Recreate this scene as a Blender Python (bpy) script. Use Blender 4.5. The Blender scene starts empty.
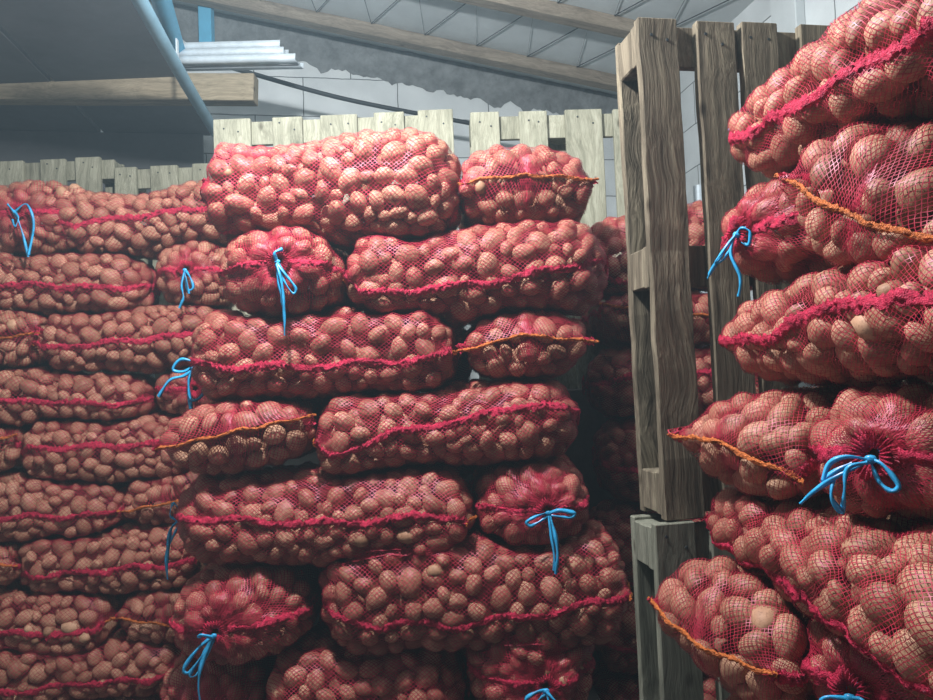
import bpy, bmesh, math, random
import numpy as np
from mathutils import Vector, Matrix, Euler, Quaternion, noise
from mathutils.bvhtree import BVHTree

random.seed(7)
RNG = np.random.default_rng(7)
scene = bpy.context.scene
COL = scene.collection
pi = math.pi

# ------------------------------------------------------------------ camera
EYE = 1.55
F = 700.0                       # focal length in pixels of a 933 x 700 picture
PITCH = math.atan(27 / F)
ROLL = math.radians(2.3)
fw = Vector((0, math.cos(PITCH), math.sin(PITCH)))
up0 = Vector((0, -math.sin(PITCH), math.cos(PITCH)))
rt0 = Vector((1, 0, 0))
RT = rt0 * math.cos(ROLL) - up0 * math.sin(ROLL)
UP = up0 * math.cos(ROLL) + rt0 * math.sin(ROLL)
CAM = Vector((0, 0, EYE))
cd = bpy.data.cameras.new('camera')
cd.sensor_width = 36.0
cd.lens = F / 933 * 36.0
cd.clip_start = 0.02
cam = bpy.data.objects.new('camera', cd)
COL.objects.link(cam)
cm = Matrix.Identity(4)
for i in range(3):
    cm[i][0], cm[i][1], cm[i][2], cm[i][3] = RT[i], UP[i], -fw[i], CAM[i]
cam.matrix_world = cm
scene.camera = cam


def P(px, py, Y):
    """the place at distance Y ahead that lies in this direction of view"""
    d = fw + RT * ((px - 466.5) / F) + UP * ((350 - py) / F)
    return CAM + d * (Y / d.y)


def project(p):
    v = Vector(p) - CAM
    z = v.dot(fw)
    if z < 0.05:
        return None
    return 466.5 + F * v.dot(RT) / z, 350 - F * v.dot(UP) / z


# ------------------------------------------------------------------ materials
def new_mat(name):
    m = bpy.data.materials.new(name)
    m.use_nodes = True
    nt = m.node_tree
    return m, nt, nt.nodes['Principled BSDF'], nt.nodes['Material Output']


def node(nt, t, **kw):
    n = nt.nodes.new(t)
    for k, v in kw.items():
        if k in n.inputs:
            n.inputs[k].default_value = v
        else:
            setattr(n, k, v)
    return n


def ramp(nt, fac, stops):
    r = nt.nodes.new('ShaderNodeValToRGB')
    els = r.color_ramp.elements
    while len(els) < len(stops):
        els.new(0.5)
    for e, (p, c) in zip(els, stops):
        e.position = p
        e.color = (*c, 1) if len(c) == 3 else c
    nt.links.new(fac, r.inputs['Fac'])
    return r.outputs['Color']


def mixc(nt, fac, a, b, mode='MIX'):
    n = nt.nodes.new('ShaderNodeMix')
    n.data_type = 'RGBA'
    n.blend_type = mode
    for sock, v in ((n.inputs[0], fac), (n.inputs[6], a), (n.inputs[7], b)):
        if isinstance(v, bpy.types.NodeSocket):
            nt.links.new(v, sock)
        elif isinstance(v, (int, float)):
            sock.default_value = v
        else:
            sock.default_value = (*v, 1)
    return n.outputs[2]


def bump(nt, height, bsdf, strength=0.4, dist=0.01):
    b = node(nt, 'ShaderNodeBump', Strength=strength, Distance=dist)
    nt.links.new(height, b.inputs['Height'])
    nt.links.new(b.outputs[0], bsdf.inputs['Normal'])


def mat_potato():
    m, nt, b, out = new_mat('potato_skin')
    L = nt.links
    tc = node(nt, 'ShaderNodeTexCoord')
    geo = node(nt, 'ShaderNodeNewGeometry')
    oi = node(nt, 'ShaderNodeObjectInfo')
    add = node(nt, 'ShaderNodeMath', operation='ADD')
    L.new(geo.outputs['Random Per Island'], add.inputs[0])
    L.new(oi.outputs['Random'], add.inputs[1])
    fr = node(nt, 'ShaderNodeMath', operation='FRACT')
    L.new(add.outputs[0], fr.inputs[0])
    base = ramp(nt, fr.outputs[0], [(0, (0.27, 0.135, 0.08)), (0.35, (0.36, 0.185, 0.11)), (0.7, (0.42, 0.225, 0.14)), (1, (0.48, 0.27, 0.17))])
    n1 = node(nt, 'ShaderNodeTexNoise', Scale=38.0, Detail=5.0, Roughness=0.65)
    L.new(geo.outputs['Position'], n1.inputs['Vector'])
    c2 = ramp(nt, n1.outputs['Fac'], [(0.3, (0.62, 0.56, 0.52)), (0.55, (1, 1, 1)), (0.78, (1.12, 1.1, 1.06))])
    col = mixc(nt, 0.75, base, c2, 'MULTIPLY')
    n2 = node(nt, 'ShaderNodeTexNoise', Scale=260.0, Detail=2.0)
    L.new(geo.outputs['Position'], n2.inputs['Vector'])
    spots = ramp(nt, n2.outputs['Fac'], [(0.33, (0.42, 0.34, 0.3)), (0.42, (1, 1, 1))])
    col = mixc(nt, 0.55, col, spots, 'MULTIPLY')
    L.new(col, b.inputs['Base Color'])
    b.inputs['Roughness'].default_value = 0.62
    b.inputs['Specular IOR Level'].default_value = 0.3
    bump(nt, n1.outputs['Fac'], b, 0.25, 0.006)
    return m


def mat_net(name, col, trans=0.35, rough=0.35, spec=0.6, fuzzy=0.0):
    m, nt, b, out = new_mat(name)
    b.inputs['Specular Tint'].default_value = (1.0, 0.62, 0.78, 1)
    L = nt.links
    geo = node(nt, 'ShaderNodeNewGeometry')
    n1 = node(nt, 'ShaderNodeTexNoise', Scale=30.0 if not fuzzy else 150.0, Detail=3.0)
    L.new(geo.outputs['Position'], n1.inputs['Vector'])
    dark = tuple(c * 0.62 for c in col)
    lite = tuple(min(1, c * 1.25 + 0.02) for c in col)
    c = ramp(nt, n1.outputs['Fac'], [(0.3, dark), (0.5, col), (0.72, lite)])
    L.new(c, b.inputs['Base Color'])
    b.inputs['Roughness'].default_value = rough
    b.inputs['Specular IOR Level'].default_value = spec
    if fuzzy:
        n2 = node(nt, 'ShaderNodeTexNoise', Scale=420.0, Detail=3.0)
        L.new(geo.outputs['Position'], n2.inputs['Vector'])
        bump(nt, n2.outputs['Fac'], b, fuzzy, 0.006)
    t = node(nt, 'ShaderNodeBsdfTranslucent')
    L.new(c, t.inputs['Color'])
    mx = node(nt, 'ShaderNodeMixShader')
    mx.inputs[0].default_value = trans
    L.new(b.outputs[0], mx.inputs[1])
    L.new(t.outputs[0], mx.inputs[2])
    L.new(mx.outputs[0], out.inputs['Surface'])
    return m


def mat_wood(name, dark, mid, lite, axis=2, ridged=0.5):
    m, nt, b, out = new_mat(name)
    L = nt.links
    tc = node(nt, 'ShaderNodeTexCoord')
    oi = node(nt, 'ShaderNodeObjectInfo')
    sh = node(nt, 'ShaderNodeVectorMath', operation='MULTIPLY')
    comb = node(nt, 'ShaderNodeCombineXYZ')
    for i in range(3):
        L.new(oi.outputs['Random'], comb.inputs[i])
    L.new(comb.outputs[0], sh.inputs[0])
    sh.inputs[1].default_value = (7.3, 11.1, 5.7)
    ad = node(nt, 'ShaderNodeVectorMath', operation='ADD')
    L.new(tc.outputs['Object'], ad.inputs[0])
    L.new(sh.outputs[0], ad.inputs[1])
    # knots bend the grain
    kn = node(nt, 'ShaderNodeTexNoise', Scale=5.0, Detail=1.0)
    L.new(ad.outputs[0], kn.inputs['Vector'])
    mp = node(nt, 'ShaderNodeMapping')
    sc = [26.0, 26.0, 26.0]
    sc[axis] = 1.1
    mp.inputs['Scale'].default_value = sc
    L.new(ad.outputs[0], mp.inputs['Vector'])
    vm = node(nt, 'ShaderNodeVectorMath', operation='SCALE')
    L.new(kn.outputs['Color'], vm.inputs[0])
    vm.inputs['Scale'].default_value = 1.5
    ad2 = node(nt, 'ShaderNodeVectorMath', operation='ADD')
    L.new(mp.outputs[0], ad2.inputs[0])
    L.new(vm.outputs[0], ad2.inputs[1])
    g = node(nt, 'ShaderNodeTexNoise', Scale=1.6, Detail=6.0, Roughness=0.62)
    L.new(ad2.outputs[0], g.inputs['Vector'])
    g2 = node(nt, 'ShaderNodeTexNoise', Scale=9.0, Detail=3.0)
    L.new(ad2.outputs[0], g2.inputs['Vector'])
    st = node(nt, 'ShaderNodeTexNoise', Scale=4.0, Detail=4.0)
    L.new(ad.outputs[0], st.inputs['Vector'])
    c = ramp(nt, g.outputs['Fac'], [(0.28, dark), (0.5, mid), (0.74, lite)])
    c = mixc(nt, 0.4, c, ramp(nt, g2.outputs['Fac'], [(0.35, (0.45, 0.43, 0.4)), (0.6, (1.1, 1.1, 1.1))]), 'MULTIPLY')
    c = mixc(nt, 0.5, c, ramp(nt, st.outputs['Fac'], [(0.32, (0.62, 0.6, 0.56)), (0.62, (1.1, 1.08, 1.04))]), 'MULTIPLY')
    # dark knots
    vo = node(nt, 'ShaderNodeTexVoronoi', Scale=6.5)
    mpk = node(nt, 'ShaderNodeMapping')
    sk = [1.0, 1.0, 1.0]
    sk[axis] = 0.62
    mpk.inputs['Scale'].default_value = sk
    L.new(ad.outputs[0], mpk.inputs['Vector'])
    L.new(mpk.outputs[0], vo.inputs['Vector'])
    c = mixc(nt, 0.85, c, ramp(nt, vo.outputs['Distance'], [(0.035, (0.22, 0.18, 0.15)), (0.1, (1, 1, 1))]), 'MULTIPLY')
    L.new(c, b.inputs['Base Color'])
    b.inputs['Roughness'].default_value = 0.85
    b.inputs['Specular IOR Level'].default_value = 0.2
    bump(nt, g.outputs['Fac'], b, ridged, 0.012)
    return m


def mat_plain(name, col, rough=0.7, var=0.25, scale=6.0, bumpy=0.15, metallic=0.0):
    m, nt, b, out = new_mat(name)
    L = nt.links
    geo = node(nt, 'ShaderNodeNewGeometry')
    n = node(nt, 'ShaderNodeTexNoise', Scale=scale, Detail=7.0, Roughness=0.65)
    L.new(geo.outputs['Position'], n.inputs['Vector'])
    c = ramp(nt, n.outputs['Fac'], [(0.3, tuple(v * (1 - var) for v in col)), (0.7, tuple(min(1, v * (1 + var)) for v in col))])
    L.new(c, b.inputs['Base Color'])
    b.inputs['Roughness'].default_value = rough
    b.inputs['Metallic'].default_value = metallic
    b.inputs['Specular IOR Level'].default_value = 0.3
    if bumpy:
        bump(nt, n.outputs['Fac'], b, bumpy, 0.02)
    return m


def mat_block():
    m, nt, b, out = new_mat('aerated_block')
    L = nt.links
    uv = node(nt, 'ShaderNodeUVMap')
    br = node(nt, 'ShaderNodeTexBrick', Scale=1.0)
    br.inputs['Brick Width'].default_value = 0.60
    br.inputs['Row Height'].default_value = 0.25
    br.inputs['Mortar Size'].default_value = 0.0035
    br.inputs['Mortar Smooth'].default_value = 0.35
    br.inputs['Color1'].default_value = (0.56, 0.60, 0.61, 1)
    br.inputs['Color2'].default_value = (0.62, 0.66, 0.67, 1)
    br.inputs['Mortar'].default_value = (0.10, 0.115, 0.12, 1)
    nz = node(nt, 'ShaderNodeTexNoise', Scale=9.0, Detail=3.0)
    L.new(uv.outputs[0], nz.inputs['Vector'])
    sub = node(nt, 'ShaderNodeVectorMath', operation='SCALE')
    L.new(nz.outputs['Color'], sub.inputs[0])
    sub.inputs['Scale'].default_value = 0.012
    ad = node(nt, 'ShaderNodeVectorMath', operation='ADD')
    L.new(uv.outputs[0], ad.inputs[0])
    L.new(sub.outputs[0], ad.inputs[1])
    L.new(ad.outputs[0], br.inputs['Vector'])
    n = node(nt, 'ShaderNodeTexNoise', Scale=5.0, Detail=8.0)
    L.new(uv.outputs[0], n.inputs['Vector'])
    c = mixc(nt, 0.6, br.outputs['Color'], ramp(nt, n.outputs['Fac'], [(0.3, (0.75, 0.76, 0.77)), (0.65, (1.05, 1.05, 1.05))]), 'MULTIPLY')
    L.new(c, b.inputs['Base Color'])
    b.inputs['Roughness'].default_value = 0.9
    bump(nt, n.outputs['Fac'], b, 0.15, 0.01)
    return m


M_POT = mat_potato()
M_NET = mat_net('crimson_net', (0.35, 0.018, 0.042), 0.15, 0.42, 0.40)
M_SEAM = mat_net('crimson_seam', (0.56, 0.018, 0.066), 0.25, 0.5, 0.4, fuzzy=0.9)
M_ORANGE = mat_net('orange_seam', (0.62, 0.165, 0.035), 0.25, 0.5, 0.4, fuzzy=0.9)
M_BLUE = mat_net('blue_ribbon', (0.035, 0.37, 0.68), 0.2, 0.3, 0.5)
M_WOODF = mat_wood('weathered_wood', (0.055, 0.043, 0.030), (0.145, 0.118, 0.085), (0.27, 0.23, 0.165), 2, 0.9)
M_WOODL = mat_wood('grey_pallet_wood', (0.10, 0.10, 0.08), (0.175, 0.175, 0.14), (0.24, 0.24, 0.195), 2, 0.5)
M_WOODB = mat_wood('pale_pallet_wood', (0.19, 0.187, 0.14), (0.31, 0.305, 0.235), (0.40, 0.39, 0.31), 2, 0.35)
M_WOODX = mat_wood('beam_wood', (0.17, 0.14, 0.095), (0.245, 0.205, 0.145), (0.30, 0.255, 0.185), 0, 0.3)
M_RAFT = mat_wood('rafter_wood', (0.15, 0.125, 0.10), (0.24, 0.205, 0.165), (0.31, 0.27, 0.22), 0, 0.3)
M_BLOCK = mat_block()
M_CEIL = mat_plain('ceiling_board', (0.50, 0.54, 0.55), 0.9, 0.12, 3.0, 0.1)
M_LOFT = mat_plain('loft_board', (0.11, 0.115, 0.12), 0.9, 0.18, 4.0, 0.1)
M_MORTAR = mat_plain('grey_mortar', (0.17, 0.185, 0.19), 0.95, 0.35, 12.0, 0.8)
M_FLOOR = mat_plain('concrete_floor', (0.16, 0.15, 0.14), 0.9, 0.3, 5.0, 0.2)
M_STEEL = mat_plain('galvanised_steel', (0.50, 0.56, 0.60), 0.55, 0.12, 20.0, 0.0, 0.25)
M_PIPE = mat_plain('blue_grey_pipe', (0.17, 0.30, 0.38), 0.45, 0.15, 8.0, 0.0)
M_BLUEP = mat_plain('blue_paint', (0.10, 0.38, 0.58), 0.5, 0.12, 8.0, 0.0)
M_BLACK = mat_plain('black_rubber', (0.025, 0.03, 0.033), 0.6, 0.1, 20.0, 0.0)
M_TWINE = mat_plain('dark_twine', (0.04, 0.045, 0.05), 0.8, 0.1, 20.0, 0.0)


# ------------------------------------------------------------------ mesh helpers
def np_mesh(name, verts, quads, mats, smooth=True):
    """verts (n,3), quads (m,4) or (m,3) arrays -> mesh"""
    me = bpy.data.meshes.new(name)
    verts = np.ascontiguousarray(verts, dtype=np.float32)
    quads = np.ascontiguousarray(quads, dtype=np.int32)
    k = quads.shape[1]
    me.vertices.add(len(verts))
    me.vertices.foreach_set('co', verts.ravel())
    me.loops.add(quads.size)
    me.loops.foreach_set('vertex_index', quads.ravel())
    me.polygons.add(len(quads))
    me.polygons.foreach_set('loop_start', np.arange(0, quads.size, k, dtype=np.int32))
    me.polygons.foreach_set('loop_total', np.full(len(quads), k, dtype=np.int32))
    if smooth:
        me.polygons.foreach_set('use_smooth', np.ones(len(quads), dtype=bool))
    for m in (mats if isinstance(mats, (list, tuple)) else [mats]):
        me.materials.append(m)
    me.update(calc_edges=True)
    me.validate()
    return me


def link(name, me, parent=None):
    o = bpy.data.objects.new(name, me)
    COL.objects.link(o)
    if parent is not None:
        o.parent = parent
    return o


def tag(o, label=None, cat=None, group=None, kind=None):
    if label: o['label'] = label
    if cat: o['category'] = cat
    if group: o['group'] = group
    if kind: o['kind'] = kind
    return o


def strip_mesh(rings, closed_ring=False):
    """rings: (n, k, 3) -> verts, quads"""
    r = np.asarray(rings)
    n, k, _ = r.shape
    idx = np.arange(n * k).reshape(n, k)
    q = []
    kk = k if closed_ring else k - 1
    for j in range(kk):
        a, b = idx[:, j], idx[:, (j + 1) % k]
        q.append(np.stack([a[:-1], a[1:], b[1:], b[:-1]], 1))
    return r.reshape(-1, 3), np.concatenate(q)


def box_bm(bm, lo, hi, jitter=0.0, cuts=0, axis=2, M=None, bev=0.002):
    """a board: box with bevelled edges, cut along its length with slightly wandering edges"""
    lo, hi = Vector(lo), Vector(hi)
    t = bmesh.new()
    bmesh.ops.create_cube(t, size=1.0)
    for v in t.verts:
        v.co = Vector([lo[i] + (v.co[i] + 0.5) * (hi[i] - lo[i]) for i in range(3)])
    if bev:
        bmesh.ops.bevel(t, geom=list(t.edges), offset=bev, segments=1, affect='EDGES')
    if cuts:
        es = [e for e in t.edges if abs((e.verts[0].co - e.verts[1].co)[axis]) > 0.8 * (hi - lo)[axis] - 3 * bev]
        bmesh.ops.subdivide_edges(t, edges=es, cuts=cuts, use_grid_fill=True)
        off = random.random() * 50
        mid = (lo + hi) / 2
        for v in t.verts:
            for i in range(3):
                if i == axis:
                    continue
                s = 1 if v.co[i] > mid[i] else -1
                v.co[i] += jitter * noise.noise(Vector((v.co[axis] * 7 + off, s * 3.1, i * 9.7)))
    new = {v: bm.verts.new(M @ v.co if M is not None else v.co) for v in t.verts}
    for f in t.faces:
        bm.faces.new([new[v] for v in f.verts])
    t.free()


def bm_obj(name, bm, mat, parent=None, smooth=False):
    me = bpy.data.meshes.new(name)
    bm.normal_update()
    bmesh.ops.recalc_face_normals(bm, faces=bm.faces)
    bm.to_mesh(me)
    bm.free()
    me.materials.append(mat)
    if smooth:
        me.polygons.foreach_set('use_smooth', np.ones(len(me.polygons), dtype=bool))
    return link(name, me, parent)


def tube(points, r, n=8):
    pts = [Vector(p) for p in points]
    rings = []
    ref = Vector((0.13, 0.2, 1)).normalized()
    for i, p in enumerate(pts):
        t = (pts[min(i + 1, len(pts) - 1)] - pts[max(i - 1, 0)]).normalized()
        a = t.cross(ref).normalized()
        b = a.cross(t)
        rings.append([p + a * (r * math.cos(2 * pi * k / n)) + b * (r * math.sin(2 * pi * k / n)) for k in range(n)])
    v, q = strip_mesh(np.array([[list(x) for x in ring] for ring in rings]), True)
    return v, q


def smooth_path(pts, per=6):
    pts = [Vector(p) for p in pts]
    out = []
    for i in range(len(pts) - 1):
        p0, p1, p2, p3 = pts[max(i - 1, 0)], pts[i], pts[i + 1], pts[min(i + 2, len(pts) - 1)]
        for k in range(per):
            t = k / per
            out.append(0.5 * ((2 * p1) + (p2 - p0) * t + (2 * p0 - 5 * p1 + 4 * p2 - p3) * t * t + (3 * p1 - p0 - 3 * p2 + p3) * t ** 3))
    out.append(pts[-1])
    return out


def ribbon(points, width, face, twist=0.6, seed=0.0, thick=0.0009):
    """flat plastic ribbon along the points, its flat side turned roughly to `face`"""
    pts = points
    rings = []
    for i, p in enumerate(pts):
        t = (pts[min(i + 1, len(pts) - 1)] - pts[max(i - 1, 0)]).normalized()
        a = t.cross(face)
        a = a.normalized() if a.length > 1e-4 else Vector((1, 0, 0))
        b = t.cross(a).normalized()
        ang = twist * noise.noise(Vector((i * 0.13 + seed, seed, 0))) * 3
        w = width * (0.8 + 0.5 * noise.noise(Vector((i * 0.21, seed + 4, 1))))
        u = a * math.cos(ang) + b * math.sin(ang)
        v = u.cross(t).normalized()
        rings.append([list(p - u * w / 2), list(p + v * (thick + w * 0.05)), list(p + u * w / 2), list(p - v * thick)])
    return strip_mesh(np.array(rings), True)


# ------------------------------------------------------------------ potatoes
def ico(sub):
    bm = bmesh.new()
    bmesh.ops.create_icosphere(bm, subdivisions=sub, radius=1.0)
    bm.verts.ensure_lookup_table()
    v = np.array([list(x.co) for x in bm.verts])
    f = np.array([[x.index for x in fc.verts] for fc in bm.faces])
    bm.free()
    return v, f


def lumpy(v, seed):
    out = np.empty_like(v)
    for i, p in enumerate(v):
        q = Vector(p)
        d = 1 + 0.11 * noise.noise(q * 1.1 + Vector((seed * 7.7, seed, 0))) + 0.05 * noise.noise(q * 2.6 + Vector((seed, 3, seed)))
        # one end a little thicker
        d *= 1 + 0.05 * q.x * math.sin(seed * 3)
        out[i] = np.array(p) * d
    return out / np.abs(out).max(axis=0)[None, :] * np.array([1, 1, 1])


V3, F3 = ico(4)
V2, F2 = ico(3)
V1, F1 = ico(2)
NVAR = 22
HI = [lumpy(V2, s + 1) for s in range(NVAR)]
LO = [lumpy(V1, s + 1) for s in range(NVAR)]
VI, FI = ico(2)
POT_ME = [np_mesh('potato', HI[s], F2, M_POT) for s in range(NVAR)]


class Spec:
    pass


def sack_profile(A, W, T, Lb, Lt, dimple, neck, wend):
    """rows from the sewn end to the tied end: (axial, w factor, t factor, exponent, sewn-end weight, tied-end weight, gathered)"""
    rows = []
    for k in range(0, 40):
        ph = k / 40 * pi / 2
        s = Lb * (1 - math.cos(ph))
        tf = math.sin(ph)
        rows.append((-A + s, wend + (1 - wend) * math.sin(ph) ** 0.8, tf, 1.35 + 1.15 * math.sin(ph) ** 1.2, 1 - tf, 0.0))
    n = 40
    y0, y1 = -A + Lb, A - Lt
    for k in range(n):
        rows.append((y0 + (y1 - y0) * k / n, 1.0, 1.0, 2.5, 0.0, 0.0))
    for k in range(0, 61):
        ph = k / 60 * pi / 2
        r = max(math.cos(ph), neck)
        y = y1 + Lt * math.sin(ph) ** 0.95 - dimple * math.exp(-(r / 0.28) ** 2)
        rows.append((y, r, r, 2.5 - 0.5 * math.sin(ph), 0.0, 1 - r))
    return np.array(rows)


def build_surface(sp):
    """regular grid (nu, nt) of points on the sack's skin in its own frame: x across, y along (sewn end at -y), z up"""
    A, W, T = sp.A, sp.W, sp.T
    rows = sack_profile(A, W, T, sp.Lb, sp.Lt, sp.dimple, 0.016 / max(W, 0.05), sp.wend)
    d = np.sqrt(np.diff(rows[:, 0]) ** 2 + (np.diff(rows[:, 2]) * T) ** 2 + (np.diff(rows[:, 1]) * W * 0.6) ** 2)
    cum = np.concatenate([[0], np.cumsum(d)])
    nu = int(cum[-1] / sp.du) + 1
    ss = np.linspace(0, cum[-1], nu)
    R = np.stack([np.interp(ss, cum, rows[:, k]) for k in range(6)], 1)
    # even steps round the section
    th = np.linspace(0, 2 * pi, 2000)
    n0 = 2.5
    cx = W * np.sign(np.cos(th)) * np.abs(np.cos(th)) ** (2 / n0)
    cz = T * np.sign(np.sin(th)) * np.abs(np.sin(th)) ** (2 / n0)
    c2 = np.concatenate([[0], np.cumsum(np.hypot(np.diff(cx), np.diff(cz)))])
    nt = int(c2[-1] / sp.dv)
    nt += nt % 2
    tt = np.interp(np.linspace(0, c2[-1], nt, endpoint=False), c2, th)
    ct, st = np.cos(tt)[None, :], np.sin(tt)[None, :]
    e = 2 / R[:, 3:4]
    X = W * R[:, 1:2] * np.sign(ct) * np.abs(ct) ** e
    Z = T * R[:, 2:3] * np.sign(st) * np.abs(st) ** e
    Y = np.repeat(R[:, 0:1], nt, 1)
    # the sewn edge and the tied neck need not lie in the middle
    xr = np.clip(X / W * 0.5 + 0.5, 0, 1)
    if sp.face_flip:
        xr = 1 - xr
    fr = np.interp(xr, [p[0] for p in sp.end_line], [p[1] for p in sp.end_line])
    Z = Z + R[:, 4:5] ** 1.3 * T * (1 - 2 * fr)
    # the middle of the sewn end bulges outward, the corners stay back a little
    Y = Y + R[:, 4:5] * 0.03 * (X / W) ** 2
    X = X + R[:, 5:6] * sp.neck[0]
    Z = Z + R[:, 5:6] * sp.neck[1]
    u = Y / A
    if sp.bend:
        Z = Z + sp.bend * (u * u - 0.4)
    if sp.hump:
        Z = Z + sp.hump * u
    G = np.stack([X, Y, Z], -1)
    sp.R = R
    sp.th = tt

    def normals(G):
        gu = np.gradient(G, axis=0)
        gv = (np.roll(G, -1, 1) - np.roll(G, 1, 1)) / 2
        n = np.cross(gv, gu)
        n /= np.linalg.norm(n, axis=-1, keepdims=True) + 1e-12
        return n
    N = normals(G)
    c = G.mean(axis=(0, 1))
    if ((G - c) * N).sum() < 0:
        N = -N
    # broad dents and bulges
    k = sp.seed
    amp = sp.lump * np.minimum(1, np.minimum(R[:, 2], 1)) ** 0.5
    sub = np.zeros(G.shape[:2])
    kk = [RNG.normal(size=3) * 6.5 for _ in range(7)]
    for v in kk:
        sub += np.sin(G @ v + RNG.uniform(0, 6.28))
    sub /= 2.6
    G = G + N * (sub * amp[:, None])[..., None]
    N2 = normals(G)
    if (N2 * N).sum() < 0:
        N2 = -N2
    # keep the stepping stable where the grid pinches
    N2[0] = N2[1]
    N2[-1] = N2[-2]
    sp.G, sp.N = G, N2
    return sp


def rand_sizes(n, lo, hi):
    a = np.clip(RNG.normal((lo + hi) / 2, (hi - lo) / 3.2, n), lo, hi)
    b = a * RNG.uniform(0.68, 0.84, n)
    c = b * RNG.uniform(0.86, 1.0, n)
    return np.stack([a, b, c], 1)


def scatter(sp, P0, N0, w, sizes, deep, k, got=None):
    """throw potatoes of these sizes onto the surface points, keeping the ones that fit between those already there"""
    cen = got['c'] if got else np.zeros((0, 3))
    rad = got['r'] if got else np.zeros(0)
    acc = got if got else {'c': None, 'r': None, 'n': np.zeros((0, 3)), 's': np.zeros((0, 3))}
    idx = RNG.choice(len(P0), size=len(sizes), p=w)
    nn, ss = list(acc['n']), list(acc['s'])
    C = np.zeros((len(sizes) + len(cen), 3)); C[:len(cen)] = cen
    Rr = np.zeros(len(sizes) + len(cen)); Rr[:len(rad)] = rad
    m = len(cen)
    for i, s in zip(idx, sizes):
        p = P0[i] - N0[i] * (s[2] * 0.97 + deep + abs(RNG.normal(0, 0.0035)))
        r = (s[0] + s[1]) / 2
        if m and (((C[:m] - p) ** 2).sum(1) < (k * (Rr[:m] + r)) ** 2).any():
            continue
        C[m] = p; Rr[m] = r; m += 1
        nn.append(N0[i]); ss.append(s)
    acc['c'], acc['r'], acc['n'], acc['s'] = C[:m], Rr[:m], np.array(nn), np.array(ss)
    return acc


def frames(n):
    """random frames whose third axis is near n"""
    out = []
    for v in n:
        z = Vector(v) + Vector(RNG.normal(0, 0.18, 3))
        z.normalize()
        a = RNG.uniform(0, 2 * pi)
        x = z.orthogonal().normalized()
        y = z.cross(x)
        x2 = x * math.cos(a) + y * math.sin(a)
        y2 = z.cross(x2)
        out.append(np.array([list(x2), list(y2), list(z)]).T)
    return np.array(out)


def wrap(sp, pot, Q):
    """stretch the net over the potatoes: rays inward onto the potatoes, then tension smooths what hangs between them"""
    G, N = sp.G, sp.N
    nu, nt = G.shape[:2]
    O = (G + N * 0.03).reshape(-1, 3)
    D = -N.reshape(-1, 3)
    best = np.full(len(O), 9.0)
    for c, s, q in zip(pot['c'], pot['s'], Q):
        near = np.nonzero(((O - c) ** 2).sum(1) < (s[0] + 0.075) ** 2)[0]
        if not len(near):
            continue
        A = (q.T / (s * 1.02)[:, None])
        o = (O[near] - c) @ A.T
        d = D[near] @ A.T
        a = (d * d).sum(1); b = (o * d).sum(1); cc = (o * o).sum(1) - 1
        disc = b * b - a * cc
        ok = disc > 0
        t = (-b[ok] - np.sqrt(disc[ok])) / a[ok]
        ii = near[ok]
        best[ii] = np.where((t > 0) & (t < best[ii]), t, best[ii])
    h = 0.03 - best
    thick = np.minimum(sp.R[:, 2] * sp.T, sp.R[:, 1] * sp.W)
    floor_ = -np.minimum(0.026, 0.22 * thick)
    h = h.reshape(nu, nt)
    h = np.maximum(h, floor_[:, None])
    hit = h.copy()
    it = int(10 * (0.0065 / sp.du) ** 2) + 6
    for _ in range(it):
        p = np.vstack([h[:1], h, h[-1:]])
        av = (p[:-2] + p[2:] + np.roll(h, 1, 1) + np.roll(h, -1, 1) + 0.7 * (np.roll(p[:-2], 1, 1) + np.roll(p[2:], 1, 1) + np.roll(p[:-2], -1, 1) + np.roll(p[2:], -1, 1))) / 6.8
        h = np.maximum(hit, av)
    h = h + 0.0016
    sp.S = G + N * h[..., None]
    return sp.S


def net_mesh(sp, to_cam_dot):
    """diamond mesh knit on the stretched surface: every cell a ring of four strands round a hole"""
    S = sp.S.copy()
    nu, nt = S.shape[:2]
    jit = RNG.normal(0, 1, S.shape) * sp.du * 0.09
    jit[0] = 0
    S = S + jit
    ii, jj = np.meshgrid(np.arange(0, nu - 2), np.arange(nt), indexing='ij')
    m = ((ii + jj) % 2 == 0)
    vis = to_cam_dot[1:-1][ii, jj] > -0.3
    m &= vis
    ii, jj = ii[m], jj[m]
    a = ii * nt + jj
    b = (ii + 1) * nt + (jj + 1) % nt
    c = (ii + 2) * nt + jj
    d = (ii + 1) * nt + (jj - 1) % nt
    V = S.reshape(-1, 3)
    q = np.stack([a, b, c, d], 1)
    cen = V[q].mean(1)
    f = np.clip(sp.strand * (1 + RNG.normal(0, 0.16, len(q))), 0.08, 0.6)
    # the mesh closes up where the cells are pinched
    d1 = np.linalg.norm(V[a] - V[c], axis=1); d2 = np.linalg.norm(V[b] - V[d], axis=1)
    mn = np.minimum(d1, d2)
    ref = 2 * sp.dv
    f = np.clip(f * np.clip(ref / np.maximum(mn, 1e-4), 0.8, 3.5), 0.08, 0.62)
    ins = V[q] + (cen[:, None, :] - V[q]) * f[:, None, None]
    nV = len(V)
    iv = nV + np.arange(len(q) * 4).reshape(-1, 4)
    quads = []
    for k in range(4):
        k2 = (k + 1) % 4
        quads.append(np.stack([q[:, k], q[:, k2], iv[:, k2], iv[:, k]], 1))
    quads = np.concatenate(quads)
    verts = np.concatenate([V, ins.reshape(-1, 3)])
    used = np.unique(quads)
    remap = np.full(len(verts), -1, dtype=np.int64)
    remap[used] = np.arange(len(used))
    return verts[used], remap[quads]


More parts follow.
